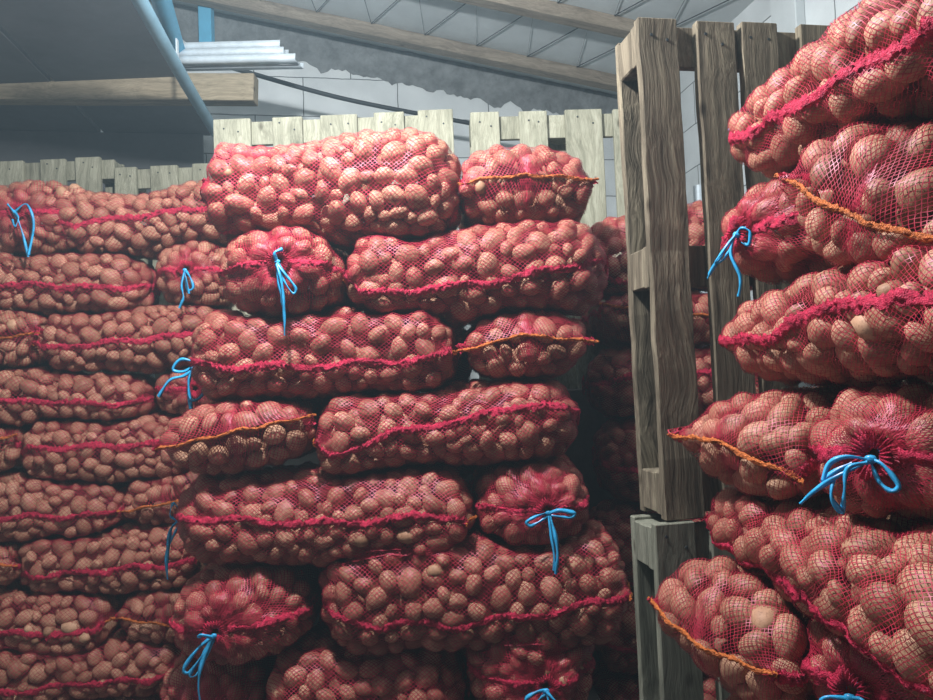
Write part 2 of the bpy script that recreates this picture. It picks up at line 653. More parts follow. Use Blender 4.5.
def ridge(path, nrm, side, width, height, seed, ruffle=0.35):
    """a gathered, ruffled seam standing on the surface along a path"""
    prof = [(-1.0, 0.0), (-0.7, 0.45), (-0.3, 0.85), (0.05, 0.7), (0.35, 1.0), (0.7, 0.5), (1.0, 0.0)]
    n = len(path)
    rings = np.zeros((n, len(prof), 3))

    def soft(w):
        x = RNG.normal(0, 1, n + 2 * w)
        k = np.ones(w) / math.sqrt(w)
        return np.convolve(x, k, 'same')[w:w + n]
    for k, (a, h) in enumerate(prof):
        jw = 1 + 0.6 * ruffle * RNG.normal(0, 1, n) + 0.35 * ruffle * soft(3)
        jh = 1 + ruffle * RNG.normal(0, 1, n)
        wob = 0.22 * soft(4) * (1 if 0 < k < 6 else 0.5)
        rings[:, k] = path + side * (width * (a * jw + wob))[:, None] + nrm * (height * h * jh - 0.001)[:, None]
    return strip_mesh(rings)


def norm(a):
    return a / (np.linalg.norm(a, axis=-1, keepdims=True) + 1e-12)


SACKS = []


def quad_grid(n, k):
    idx = np.arange(n * k).reshape(n, k)
    return np.stack([idx[:-1], np.roll(idx[:-1], -1, 1), np.roll(idx[1:], -1, 1), idx[1:]], -1).reshape(-1, 4)



def sack(label, group, C, yaw, A, W, T, face='front', tilt=0.0, seam=((0, 0.55), (1, 0.55)), end=((0, 0.5), (1, 0.5)), neck=(0, 0),
         strands=(), detail=1, bend=0.0, hump=0.0, lump=0.012, dimple=0.03, flip_seam=False, kx=None, Lb=0.105, Lt=0.155, plain_end=False, tip=None):
    sp = Spec()
    sp.label, sp.group = label, group
    sp.C, sp.yaw, sp.A, sp.W, sp.T = Vector(C), yaw, A, W, T
    sp.face, sp.tilt = face, tilt
    ax = Vector((0, 1, 0)) if face == 'front' else Vector((1, 0, 0))
    sp.M = Matrix.Translation(sp.C) @ Matrix.Rotation(-tilt if face == 'front' else tilt, 4, ax) @ Matrix.Rotation(math.radians(yaw), 4, 'Z')
    sp.seam, sp.end_line, sp.neck = seam, end, neck
    sp.strands = strands
    sp.bend, sp.hump, sp.lump, sp.dimple = bend, hump, lump, dimple
    sp.Lb, sp.Lt, sp.plain_end = Lb, Lt, plain_end
    sp.face_flip = False
    sp.wend = 0.965 if (abs(yaw) in (0,) and face == 'front') or (face == 'right' and yaw not in (0, 180)) else (0.94 if tip else 0.84)
    sp.tip = tip
    sp.du, sp.dv, sp.strand = {0: (0.0085, 0.0075, 0.125), 1: (0.0072, 0.0060, 0.19), 2: (0.0056, 0.0044, 0.165)}[detail]
    sp.detail = detail
    sp.seed = len(SACKS) + 1
    sp.px_m = kx
    SACKS.append(sp)
    return sp


def px_sack(label, group, box, Yf, kind, m=-0.04, depth=None, **kw):
    """a sack of the stacks that face us: its outline in the photo at the stack's distance"""
    x0, x1, y0, y1 = box
    Ys = Yf + (0.13 if kind in ('sewn', 'tied') else 0.15)
    pc = P((x0 + x1) / 2, (y0 + y1) / 2, Ys)
    px = F / Ys
    hw, hh = (x1 - x0) / 2 / px, (y1 - y0) / 2 / px
    tilt = math.atan(-m) - ROLL
    hh = max(0.075, hh - abs(math.sin(tilt)) * hw * 0.5) * 1.12
    if kind == 'sewn':
        hw *= 0.94
    if kind in ('sewn', 'tied'):
        A = depth or 0.34
        C = (pc.x, Yf + A, pc.z)
        yaw = 0 if kind == 'sewn' else 180
        return sack(label, group, C, yaw, A, hw, hh, 'front', tilt, kx=px, **kw)
    W = depth or 0.185
    C = (pc.x, Yf + W, pc.z)
    yaw = 90 if kind == 'sideL' else -90          # sideL: tied end at the left
    return sack(label, group, C, yaw, hw, W, hh, 'front', tilt, kx=px, **kw)


GC = 'sacks of the tall middle stack'
GL = 'sacks of the stack on the left'
GB = 'sacks in the shade behind the upright pallet'
GR = 'sacks of the near stack on the right'

#=SACKS=#
YC = 2.02
px_sack('big bright red net potato sack lying full length on top of the middle stack', GC, (211, 466, 141, 249), YC, 'sideR', m=0.03, seam=((0, 1.0), (1, 1.0)), lump=0.016, Lb=0.045, plain_end=True)
px_sack('small topmost orange-seamed potato sack sitting in front of the upright pallet slats', GC, (452, 595, 150, 234), YC + 0.03, 'sewn', m=-0.01, end=((0, 0.5), (0.5, 0.44), (1, 0.48)))
px_sack('potato sack end with blue tie directly under the big bright top sack', GC, (218, 348, 230, 316), YC - 0.03, 'tied', neck=(-0.02, 0.02),
        strands=(('tail', [(0, 0), (1, 18), (4, 36), (6, 50)]), ('tail', [(0, 0), (-1, -8), (6, -12)]), ('loop', [(0, 2), (9, 14), (19, 28), (16, 33), (7, 20), (0, 4)]), ('tail', [(0, 3), (5, 18), (7, 45), (6, 74)])))
px_sack('long potato sack under the small topmost orange-seamed sack, second layer of middle stack', GC, (346, 612, 226, 322), YC, 'sideR', m=-0.07, seam=((0, 0.70), (0.5, 0.66), (1, 0.5)))
px_sack('long potato sack right beneath the tied sack end that has a long dangling blue tail', GC, (188, 459, 312, 402), YC, 'sideL', m=-0.03, seam=((0, 0.56), (0.5, 0.62), (1, 0.56)),
        strands=(('loop', [(0, 0), (-14, -4), (-22, 6), (-12, 8), (0, 2)]), ('tail', [(0, 2), (-10, 12), (-25, 16), (-38, 32)]), ('tail', [(0, 2), (-6, 18), (-5, 50)]), ('loop', [(-4, 4), (10, 22), (6, 34), (-4, 36), (-6, 20), (-3, 6)])))
px_sack('orange-seamed sack end at the outer edge of the third layer of middle stack', GC, (456, 593, 307, 380), YC + 0.02, 'sewn', m=-0.03, end=((0, 0.6), (0.45, 0.42), (1, 0.52)))
px_sack('orange-seamed sack end above the long sack with blue tie ribbon on its end', GC, (164, 327, 395, 471), YC - 0.02, 'sewn', m=-0.12, end=((0, 0.56), (0.5, 0.45), (1, 0.36)))
px_sack('long potato sack with wavy crimson seam and an orange corner pointing down', GC, (318, 580, 383, 470), YC, 'sideR', m=-0.10, seam=((0, 0.74), (0.3, 0.48), (0.55, 0.42), (0.75, 0.32), (1, 0.36)), tip=0.018)
px_sack('long potato sack with straight pinkish seam, in fifth layer of middle stack', GC, (176, 472, 467, 562), YC, 'sideL', m=-0.01, seam=((0, 0.42), (0.5, 0.5), (1, 0.42)), tip=0.014,
        strands=(('loop', [(0, 0), (-8, -14), (-12, -2), (-4, 4)]), ('tail', [(0, 0), (-8, 16), (-16, 34), (-17, 60)]), ('tail', [(0, 0), (-10, 10), (-14, 30), (-16, 44)])))
px_sack('sack end with blue bow and two straight tails, near middle stack outer edge', GC, (470, 596, 456, 548), YC - 0.02, 'tied', m=-0.04, neck=(-0.035, -0.005),
        strands=(('loop', [(0, 0), (-12, 2), (-22, 7), (-18, 11), (-8, 7), (0, 2)]), ('loop', [(0, 0), (10, -3), (24, 0), (20, 4), (8, 3), (0, 2)]), ('tail', [(0, 2), (1, 20), (3, 40), (3, 55)]), ('tail', [(1, 2), (5, 22), (6, 40), (4, 58)])))
px_sack('sack end with blue loops drooping sideways, low in the middle stack', GC, (168, 314, 566, 662), YC - 0.03, 'tied', m=-0.10, neck=(0.04, -0.01),
        strands=(('loop', [(0, 0), (-14, 10), (-28, 28), (-24, 33), (-12, 20), (0, 4)]), ('loop', [(0, 0), (-8, 14), (-22, 34), (-15, 34), (-5, 16), (0, 2)]), ('tail', [(0, 0), (-10, 24), (-14, 46), (-13, 66)]), ('tail', [(0, 0), (-9, -4), (-13, 0)])))
px_sack('long potato sack with orange corner tip sticking out towards the lower grey pallet', GC, (321, 624, 533, 640), YC, 'sideL', m=-0.03, seam=((0, 0.62), (0.45, 0.68), (1, 0.5)), tip=0.022)
px_sack('shaded potato sack beneath the low sack end with drooping blue loops', GC, (156, 278, 655, 745), YC + 0.05, 'tied')
px_sack('partly lit potato sack at the foot of the middle stack, cut by the photo edge', GC, (268, 470, 640, 745), YC + 0.03, 'sideR', seam=((0, 0.9), (1, 0.9)))
px_sack('dark sack end with broad blue ribbon tails at the bottom of the middle stack', GC, (466, 598, 612, 716), YC - 0.01, 'tied', neck=(-0.03, -0.02),
        strands=(('loop', [(0, 0), (-8, -1), (-20, 5), (-16, 11), (-6, 6), (0, 2)]), ('tail', [(0, 0), (3, 16), (10, 36)]), ('tail', [(0, 0), (12, 12), (24, 24), (30, 36)])))

YD = 2.43
px_sack('shaded sack deeper in the middle stack, glimpsed beside the tied end with long dangling tail', GC, (352, 540, 236, 318), YD, 'sideL')
px_sack('shaded sack deeper in the middle stack, glimpsed before the third-layer orange-seamed end', GC, (290, 478, 316, 398), YD, 'sideL')
px_sack('shaded sack deeper in the middle stack, glimpsed where the orange corner points down', GC, (326, 515, 396, 474), YD, 'sideL')
px_sack('shaded sack deeper in the middle stack, glimpsed behind the drooping blue loops', GC, (324, 515, 566, 650), YD, 'sideR')

YL = 2.72
px_sack('topmost left sack end with two long pale blue ribbon tails', GL, (-24, 86, 184, 256), YL - 0.03, 'tied', detail=0, neck=(-0.02, 0.01),
        strands=(('tail', [(-8, -8), (2, 4), (8, 22), (12, 46)]), ('tail', [(0, 0), (14, -6), (20, 14), (13, 44)]), ('loop', [(0, 0), (6, 8), (2, 16), (-2, 8)])))
px_sack('long topmost potato sack lying behind the big bright sack, below the pale slats', GL, (68, 262, 184, 254), YL, 'sideR', detail=0, m=-0.10, seam=((0, 0.58), (1, 0.5)), bend=0.0, lump=0.015)
px_sack('long potato sack whose end has a pink knot, beneath the two-tailed blue tie', GL, (-46, 157, 249, 320), YL, 'sideR', detail=0, m=0.02, seam=((0, 0.55), (1, 0.6)))
px_sack('small blue-tied sack end tucked against the middle stack, second layer of left stack', GL, (155, 236, 243, 304), YL - 0.02, 'tied', detail=0, neck=(-0.01, 0.0),
        strands=(('loop', [(0, 0), (6, 8), (9, 18), (3, 20), (0, 8)]), ('tail', [(0, 0), (-2, 16), (-1, 28), (-6, 38)]), ('tail', [(0, 0), (3, 10), (4, 24)])))
px_sack('orange-edged sack end cut by the photo edge in third layer of left stack', GL, (-52, 60, 309, 370), YL - 0.01, 'sewn', detail=0, m=-0.1, end=((0, 0.6), (1, 0.5)))
px_sack('long potato sack with an orange corner, third layer of left stack', GL, (47, 236, 305, 372), YL, 'sideR', detail=0, m=-0.06, seam=((0, 0.62), (1, 0.5)))
px_sack('long potato sack just left of the spread blue bow, fourth layer of left stack', GL, (-34, 160, 369, 427), YL, 'sideR', detail=0, m=0.0, seam=((0, 0.5), (1, 0.6)))
px_sack('potato sack in the corner behind the spread blue bow', GL, (152, 260, 360, 416), YL, 'tied', detail=0)
px_sack('crimson-seamed sack end at photo edge in fifth layer of left stack', GL, (-60, 36, 422, 472), YL - 0.01, 'sewn', detail=0, m=-0.1, end=((0, 0.5), (1, 0.3)))
px_sack('long potato sack pointing at the orange-seamed end of middle stack, fifth layer of left stack', GL, (26, 214, 414, 482), YL, 'sideL', detail=0, m=-0.03, seam=((0, 0.44), (1, 0.42)))
px_sack('long potato sack with fuzzy crimson seam, sixth layer of left stack', GL, (-48, 137, 471, 541), YL, 'sideR', detail=0, m=0.0, seam=((0, 0.58), (1, 0.54)))
px_sack('small orange-seamed sack end just above the thin hanging blue tie', GL, (128, 226, 468, 524), YL, 'sewn', detail=0, m=-0.14, end=((0, 0.6), (1, 0.5)))
px_sack('bright orange-edged sack tip at photo edge, seventh layer of left stack', GL, (-66, 36, 538, 584), YL - 0.01, 'sewn', detail=0, m=0.03, end=((0, 0.4), (1, 0.4)))
px_sack('long potato sack behind the thin hanging blue tie, seventh layer of left stack', GL, (20, 212, 524, 592), YL, 'sideL', detail=0, m=-0.06, seam=((0, 0.6), (1, 0.5)))
px_sack('long potato sack ending in a blunt tip, eighth layer of left stack', GL, (-52, 124, 583, 648), YL, 'sideL', detail=0, m=-0.04, seam=((0, 0.55), (1, 0.6)))
px_sack('little orange-seamed sack end squeezed beside the sack with drooping blue loops', GL, (126, 226, 578, 640), YL, 'sewn', detail=0, m=0.0, end=((0, 0.5), (1, 0.62)))
px_sack('long potato sack with crimson seam near the bottom edge, ninth layer of left stack', GL, (-24, 190, 630, 696), YL, 'sideR', detail=0, m=-0.07, seam=((0, 0.64), (1, 0.6)))
px_sack('lowest long potato sack of left stack, only its top showing', GL, (30, 214, 692, 752), YL, 'sideR', detail=0)
px_sack('lowest sack at the photo corner, only its top showing', GL, (-74, 32, 700, 756), YL, 'sewn', detail=0)

YB = 2.42
px_sack('dark sack at the top behind the upright pallet, its lit corner left of the post', GB, (578, 772, 206, 296), YB, 'sideL', m=-0.1, seam=((0, 0.8), (1, 0.8)))
px_sack('sack with a small red and orange seam tip showing left of the pallet post', GB, (590, 740, 288, 348), YB + 0.02, 'sewn', m=0.06, end=((0, 0.38), (0.4, 0.45), (1, 0.5)))
px_sack('half shaded sack beside the pallet post, three lit potatoes on it', GB, (582, 772, 346, 422), YB + 0.04, 'sideL', m=-0.02, seam=((0, 0.42), (1, 0.36)))
px_sack('half hidden sack with straight red seam beside the foot of the upper pallet', GB, (595, 772, 418, 498), YB, 'sideL', m=0.0, seam=((0, 0.62), (1, 0.62)))
px_sack('dark sack in the gap beside the joint of the two pallets', GB, (584, 760, 500, 580), YB + 0.03, 'sideR', m=0.0, seam=((0, 0.9), (1, 0.9)))
px_sack('darkest sack at the bottom of the gap beside the lower pallet', GB, (590, 770, 582, 668), YB + 0.04, 'sideR', m=0.0, seam=((0, 0.6), (1, 0.6)))
px_sack('deep shaded sack behind the lower pallet near the floor', GB, (588, 770, 668, 740), YB + 0.03, 'sideL', m=0.0)

# near stack on the right: its face runs away from us, sacks lie along it or show an end to the aisle
def r_side(label, Yfar, Ynear, X, z, T, tilt=0.0, W=0.19, tied_far=False, **kw):
    A = (Yfar - Ynear) / 2
    return sack(label, GR, (X + W, (Yfar + Ynear) / 2, EYE + z), 0 if tied_far else 180, A, W, T, 'right', tilt, detail=2, **kw)


def r_end(label, Yc, X, z, W, T, tilt=0.0, turn=0.0, tied=False, A=0.34, **kw):
    a = math.radians(turn)
    return sack(label, GR, (X + A * math.cos(a), Yc + A * math.sin(a), EYE + z), (90 if tied else -90) + turn, A, W, T, 'right', tilt, detail=2, **kw)


r_side('huge close potato sack topmost on the right with a diagonal crimson seam', 1.56, 0.69, 0.575, 0.465, 0.130, math.radians(5), seam=((0, 0.56), (0.5, 0.60), (1, 0.62)), tied_far=True, neck=(-0.12, 0.02),
       strands=(('tail', [(0, 0), (-5, -6), (-10, -9), (-16, -8)]), ('tail', [(0, 0), (-5, 4), (-8, 12)])))
r_end('close sack end with frayed orange seam sloping down, under the topmost right sack', 1.02, 0.585, 0.258, 0.20, 0.12, math.radians(30), turn=14, end=((0, 0.45), (0.4, 0.5), (1, 0.52)))
r_end('gathered crimson sack end with blue bow against the weathered pallet slats', 1.41, 0.565, 0.276, 0.182, 0.116, turn=14, tied=True, neck=(0.03, 0.0),
      strands=(('loop', [(0, 0), (5, -5), (12, 0), (10, 12), (3, 8)]), ('tail', [(0, 0), (-8, 16), (-20, 34), (-25, 40)]), ('tail', [(0, 0), (-2, 20), (4, 44), (0, 62)]), ('loop', [(0, 2), (-6, 14), (-14, 26), (-8, 24), (-2, 10)])))
r_side('close long potato sack with wavy crimson seam, third layer on the right', 1.585, 0.70, 0.560, 0.062, 0.108, 0.0, seam=((0, 0.5), (0.3, 0.58), (0.6, 0.36), (1, 0.55)))
r_end('pointed sack end with orange seam against the pallet post, fourth layer on the right', 1.345, 0.475, -0.152, 0.175, 0.105, math.radians(3), turn=20, A=0.27, end=((0, 0.48), (0.5, 0.42), (0.8, 0.55), (1, 0.68)))
r_end('close sack end with radiating crimson pleats and a big blue bow', 0.985, 0.57, -0.145, 0.185, 0.122, turn=27, A=0.29, tied=True, neck=(0.02, 0.012),
      strands=(('loop', [(0, 0), (10, 4), (20, 22), (14, 28), (6, 20), (0, 3)]), ('loop', [(0, 0), (-14, -3), (-26, 4), (-32, 22), (-28, 16), (-12, 4)]), ('tail', [(-2, 2), (-20, 16), (-38, 32), (-52, 48)]), ('tail', [(0, 2), (-12, 8), (-16, 34), (-20, 54)]), ('tail', [(-24, 20), (-24, 36), (-20, 52)])))
r_side('close long potato sack sloping towards the bottom corner, thick seam at its lower edge', 1.585, 0.70, 0.495, -0.335, 0.112, 0.0, seam=((0, 0.72), (0.5, 0.74), (1, 0.78)))
r_end('pointed sack end with loose orange seam, right of the lower pallet', 1.33, 0.405, -0.505, 0.175, 0.112, math.radians(3), turn=20, A=0.27, end=((0, 0.42), (0.5, 0.52), (1, 0.46)))
r_end('pleated sack end with a blue knot at the bottom edge, close on the right', 1.07, 0.565, -0.495, 0.185, 0.112, turn=26, A=0.29, tied=True, neck=(0.02, -0.01),
      strands=(('loop', [(0, 0), (10, -4), (18, 4), (10, 10), (0, 4)]), ('loop', [(0, 0), (-12, 0), (-18, 8), (-8, 10), (0, 4)]), ('tail', [(0, 0), (4, 16), (2, 34)])))
r_side('lowest potato sack on the right, its tip showing beside the lower pallet', 1.53, 0.80, 0.45, -0.74, 0.105, 0.0, seam=((0, 0.4), (1, 0.4)))
#=END=#

# ---- build all skins first, let sacks that touch press each other flat, and note what stands before what
ST = 5


def coarse(sp):
    g = sp.G[::ST]
    if (len(sp.G) - 1) % ST:
        g = np.concatenate([g, sp.G[-1:]])
    g = g[:, ::ST]
    n, k = g.shape[:2]
    Mn = np.array(sp.M)
    w = g.reshape(-1, 3) @ Mn[:3, :3].T + Mn[:3, 3]
    idx = np.arange(n * k).reshape(n, k)
    q = np.stack([idx[:-1], np.roll(idx[:-1], -1, 1), np.roll(idx[1:], -1, 1), idx[1:]], -1).reshape(-1, 4)
    return w, q, n, k


for sp in SACKS:
    build_surface(sp)
for rnd in range(3):
    shapes = [coarse(sp) for sp in SACKS]
    trees = [BVHTree.FromPolygons(w.tolist(), q.tolist()) for w, q, n, k in shapes]
    lo = [w.min(0) for w, q, n, k in shapes]; hi = [w.max(0) for w, q, n, k in shapes]
    for i, sp in enumerate(SACKS):
        w, q, n, k = shapes[i]
        disp = np.zeros_like(w)
        for j, sq in enumerate(SACKS):
            if j == i or (lo[i] > hi[j]).any() or (lo[j] > hi[i]).any():
                continue
            cj = np.array(sq.C)
            for a in np.nonzero(((w > lo[j]) & (w < hi[j])).all(1))[0]:
                loc, nn, _i, dist = trees[j].find_nearest(w[a].tolist(), 0.2)
                if loc is None:
                    continue
                d = np.array(loc) - w[a]
                nn = np.array(nn)
                if (nn * (np.array(loc) - cj)).sum() < 0:
                    nn = -nn
                if (d * nn).sum() > 0:                 # inside the other sack
                    push = d * 0.5 + nn * 0.002
                    if (push ** 2).sum() > (disp[a] ** 2).sum():
                        disp[a] = push
        if not disp.any():
            continue
        R3n = np.array(sp.M)[:3, :3]
        dl = (disp @ R3n).reshape(n, k, 3)
        # soften, then spread to the fine grid
        for _ in range(1):
            p = np.concatenate([dl[:1], dl, dl[-1:]])
            dl = 0.5 * dl + 0.5 * (p[:-2] + p[2:] + np.roll(dl, 1, 1) + np.roll(dl, -1, 1)) / 4
        nu, nt = sp.G.shape[:2]
        ur = np.append(np.arange(0, nu, ST), nu - 1)[:n] if (nu - 1) % ST else np.arange(0, nu, ST)
        vr = np.arange(0, nt, ST)
        full = np.zeros((nu, k, 3))
        for c in range(3):
            for b_ in range(k):
                full[:, b_, c] = np.interp(np.arange(nu), ur, dl[:, b_, c])
        out = np.zeros_like(sp.G)
        vr2 = np.append(vr, nt)
        for c in range(3):
            f2 = np.concatenate([full[:, :, c], full[:, :1, c]], 1)
            x = np.arange(nt)
            j0 = np.clip(np.searchsorted(vr2, x, 'right') - 1, 0, len(vr2) - 2)
            tt = (x - vr2[j0]) / (vr2[j0 + 1] - vr2[j0])
            out[:, :, c] = f2[:, j0] * (1 - tt) + f2[:, j0 + 1] * tt
        sp.newG = sp.G + out
    for sp in SACKS:
        if hasattr(sp, 'newG'):
            sp.G = sp.newG
            del sp.newG
for sp in SACKS:
    gu = np.gradient(sp.G, axis=0)
    gv = (np.roll(sp.G, -1, 1) - np.roll(sp.G, 1, 1)) / 2
    n2 = np.cross(gv, gu)
    n2 /= np.linalg.norm(n2, axis=-1, keepdims=True) + 1e-12
    if (n2 * sp.N).sum() < 0:
        n2 = -n2
    n2[0] = n2[1]; n2[-1] = n2[-2]
    sp.N = n2

cov, cop, base = [], [], 0
for sp in SACKS:
    w, q, n, k = coarse(sp)
    cov.append(w); cop.append((q + base, len(q)))
    base += n * k
allv = np.concatenate(cov)
polys = np.concatenate([c[0] for c in cop])
owner = np.concatenate([np.full(c[1], i) for i, c in enumerate(cop)])
BVH = BVHTree.FromPolygons(allv.tolist(), polys.tolist())

n_parts = 0
for si, sp in enumerate(SACKS):
    M = sp.M
    Mi = M.inverted()
    cl = np.array(Mi @ CAM)
    G, N = sp.G, sp.N
    nu, nt = G.shape[:2]
    root = bpy.data.objects.new('potato_sack', None)
    root.empty_display_size = 0.1
    COL.objects.link(root)
    off = Matrix.Translation((0, 0, -sp.T))
    root.matrix_world = M @ off
    up_ = np.array([0, 0, sp.T])
    tag(root, sp.label, 'sack', sp.group)

    # where potatoes can lie: not in the thin sewn edge, not in the gathered neck
    gu = np.gradient(G, axis=0); gv = (np.roll(G, -1, 1) - np.roll(G, 1, 1)) / 2
    area = np.linalg.norm(np.cross(gu, gv), axis=-1)
    okrow = (sp.R[:, 2] > 0.30) & (np.minimum(sp.R[:, 1] * sp.W, sp.R[:, 2] * sp.T * 1.4) > 0.045)
    tocam = norm(cl - G)
    dot = (tocam * N).sum(-1)
    wgt = area * okrow[:, None] * (dot > -0.5)
    Pf, Nf, wf = G.reshape(-1, 3), N.reshape(-1, 3), wgt.ravel() / wgt.sum()
    pot = scatter(sp, Pf, Nf, wf, rand_sizes(900, 0.031, 0.044), 0.0, 0.86)
    pot = scatter(sp, Pf, Nf, wf, rand_sizes(1300, 0.025, 0.034), 0.001, 0.84, pot)
    pot = scatter(sp, Pf, Nf, wf, rand_sizes(1100, 0.021, 0.027), 0.003, 0.84, pot)
    inner_w = area * okrow[:, None] * (dot > -0.45)
    deep_ok = np.minimum(sp.R[:, 1] * sp.W, sp.R[:, 2] * sp.T) > 0.08
    iw = (inner_w * deep_ok[:, None]).ravel()
    inn = scatter(sp, Pf, Nf, iw / iw.sum(), rand_sizes(1500, 0.030, 0.042), 0.036, 0.72)
    inn = scatter(sp, Pf, Nf, iw / iw.sum(), rand_sizes(900, 0.032, 0.042), 0.07, 0.72, inn)
    tree = BVHTree.FromPolygons(Pf[np.arange(nu * nt).reshape(nu, nt)[::2, ::2].ravel()].tolist(), quad_grid(len(range(0, nu, 2)), nt // 2).tolist())
    for grp, frac in ((pot, 0.55), (inn, 0.8)):
        keep = []
        for i, c in enumerate(grp['c']):
            hit = tree.find_nearest(c.tolist())
            d = np.array(hit[0]) - c
            nn = np.array(hit[1]); cc = np.array(hit[0]) * np.array([1, 0.15, 1])
            if (nn * cc).sum() < 0:
                nn = -nn
            keep.append((d * nn).sum() > grp['s'][i][2] * frac)
        keep = np.array(keep, dtype=bool)
        for k_ in ('c', 'r', 'n', 's'):
            grp[k_] = grp[k_][keep]
    Q = frames(pot['n'])
    wrap(sp, pot, Q)
    skin = BVHTree.FromPolygons(sp.S.reshape(-1, 3).tolist(), quad_grid(nu, nt).tolist())
    for grp, need in ((pot, 0.72), (inn, 0.9)):
        keep = np.ones(len(grp['c']), dtype=bool)
        for i, c in enumerate(grp['c']):
            v = norm(cl - c)
            vn = (v * grp['n'][i]).sum()
            if vn < -0.2:
                continue
            h_ = skin.ray_cast(Vector(c), Vector(grp['n'][i]), 0.2)
            if h_[0] is None or h_[3] < grp['s'][i][2] * need:
                keep[i] = False
            else:
                for w_ in (v, norm(v + grp['n'][i]), norm(v * 2 + grp['n'][i])):
                    h_ = skin.ray_cast(Vector(c), Vector(w_), 2.0)
                    if h_[0] is None or h_[3] < grp['s'][i][2] * need:
                        keep[i] = False
                        break
        for k_ in ('c', 'r', 'n', 's'):
            grp[k_] = grp[k_][keep]
        if grp is pot:
            Q = Q[keep]
    Qi = frames(inn['n'])

    # which potatoes the photo shows
    cand = []
    for i, c in enumerate(pot['c']):
        w = M @ Vector(c + pot['n'][i] * pot['s'][i][2] * 0.9)
        pr = project(w)
        d = (w - CAM)
        if pr is None or not (-12 < pr[0] < 945 and -12 < pr[1] < 712):
            continue
        v = norm(cl - pot['c'][i])
        if (v * pot['n'][i]).sum() < -0.12:
            continue
        hits = 0
        org, dr, left = CAM.copy(), d.normalized(), d.length - 0.02
        hit = BVH.ray_cast(org, dr, left)
        blocked = hit[0] is not None and owner[hit[2]] != si
        if blocked:
            continue
        cand.append((-(pot['s'][i][0] * pot['s'][i][1]) * max(0.05, (v * pot['n'][i]).sum() + 0.3), i))
    cand.sort()
    chosen = [i for _s, i in cand[:100]]
    chs = set(chosen)
    for i in chosen:
        o = bpy.data.objects.new('potato', POT_ME[int(RNG.integers(NVAR))])
        o.parent = root
        s = pot['s'][i]
        m4 = Matrix(np.vstack([np.hstack([Q[i] * s[None, :], (pot['c'][i] + up_)[:, None]]), [[0, 0, 0, 1]]]).tolist())
        o.matrix_basis = m4
        COL.objects.link(o)
        n_parts += 1
    # the others in the sack
    vv, ff, b0 = [], [], 0
    for grp, q_, lo, skip in ((pot, Q, LO, chs), (inn, Qi, LO, ())):
        for i in range(len(grp['c'])):
            if i in skip:
                continue
            base_v = lo[int(RNG.integers(NVAR))]
            x = (base_v * grp['s'][i]) @ q_[i].T + grp['c'][i] + up_
            vv.append(x); ff.append(F1 + b0); b0 += len(base_v)
    me = np_mesh('potatoes', np.concatenate(vv), np.concatenate(ff), M_POT)
    tag(link('potatoes', me, root), kind='stuff')

    # net
    v, q = net_mesh(sp, (norm(cl - sp.S) * N).sum(-1))
    link('net', np_mesh('net', v + up_, q, M_NET, True), root)

    # side seams: along both long edges, wandering up and down as the photo shows
    Y = sp.R[:, 0]
    ends_ok = np.nonzero((sp.R[:, 1] > 0.10))[0]
    S = sp.S
    cam_x = cl[0]
    if sp.face == 'front':
        lr = lambda y: (y / sp.A * 0.5 + 0.5) if sp.yaw == -90 else (0.5 - y / sp.A * 0.5)
    else:
        lr = lambda y: (0.5 - y / sp.A * 0.5) if abs(sp.yaw) < 1 else (0.5 + y / sp.A * 0.5)
    is_side = (sp.face == 'front' and abs(sp.yaw) == 90) or (sp.face == 'right' and abs(sp.yaw) in (0, 180))
    for sgn in (1, -1):
        if is_side and sgn * cam_x < 0:
            continue
        # fine path
        n = int(len(ends_ok) * sp.du / 0.0042)
        rr = np.linspace(ends_ok[0], ends_ok[-1], n)
        path = np.zeros((n, 3)); nn = np.zeros((n, 3)); sd = np.zeros((n, 3))
        wob = RNG.uniform(0, 6)
        for a, r in enumerate(rr):
            i0 = int(min(r, nu - 2)); fr_ = r - i0
            y = Y[i0]
            fr = np.interp(lr(y), [p[0] for p in sp.seam], [p[1] for p in sp.seam]) if is_side else 0.5
            z = np.clip(1 - 2 * fr, -0.98, 0.98) + 0.05 * math.sin(a * 0.11 + wob)
            lim = np.clip(sp.R[i0, 2] * 1.3, 0, 1)
            z *= lim
            th = math.copysign(abs(np.clip(z, -0.99, 0.99)) ** (2.5 / 2), z)
            t = math.asin(np.clip(th, -1, 1))
            if sgn < 0:
                t = pi - t
            t %= 2 * pi
            j = int(np.argmin(np.abs(sp.th - t)))
            path[a] = S[i0, j] * (1 - fr_) + S[i0 + 1, j] * fr_
            nn[a] = N[i0, j]
            sd[a] = norm(S[i0, (j + 2) % nt] - S[i0, j - 2])
        ker = np.ones(5) / 5
        for _ in range(2):
            pp = np.pad(path, ((2, 2), (0, 0)), 'edge')
            path = np.stack([np.convolve(pp[:, k], ker, 'valid') for k in range(3)], 1)
        v, q = ridge(path, nn, sd, 0.0108 if sp.detail else 0.0110, 0.0050, sp.seed, 0.42)
        link('side_seam', np_mesh('side_seam', v + up_, q, M_SEAM), root)

    # sewn end with its orange edge
    i1 = 1
    row = S[i1]
    half = np.argsort(row[:, 0])
    ext = sp.tip or (0.012 if sp.wend > 0.9 else 0.004)
    xs = np.linspace(row[:, 0].min() - ext, row[:, 0].max() + ext, int(2 * sp.W / 0.0042))
    yy = np.interp(xs, row[half, 0], row[half, 1])
    zz = np.interp(xs, row[half, 0], row[half, 2])
    ker = np.ones(9) / 9
    yy = np.convolve(np.pad(yy, 4, 'edge'), ker, 'valid'); zz = np.convolve(np.pad(zz, 4, 'edge'), ker, 'valid')
    zz = zz + 0.0025 * np.sin(xs * 55 + sp.seed)
    path = np.stack([xs, yy - 0.003, zz], 1)
    nn = np.tile([0.0, -1.0, 0.0], (len(xs), 1))
    edge = np.abs(xs - xs.mean()) / (np.ptp(xs) / 2)
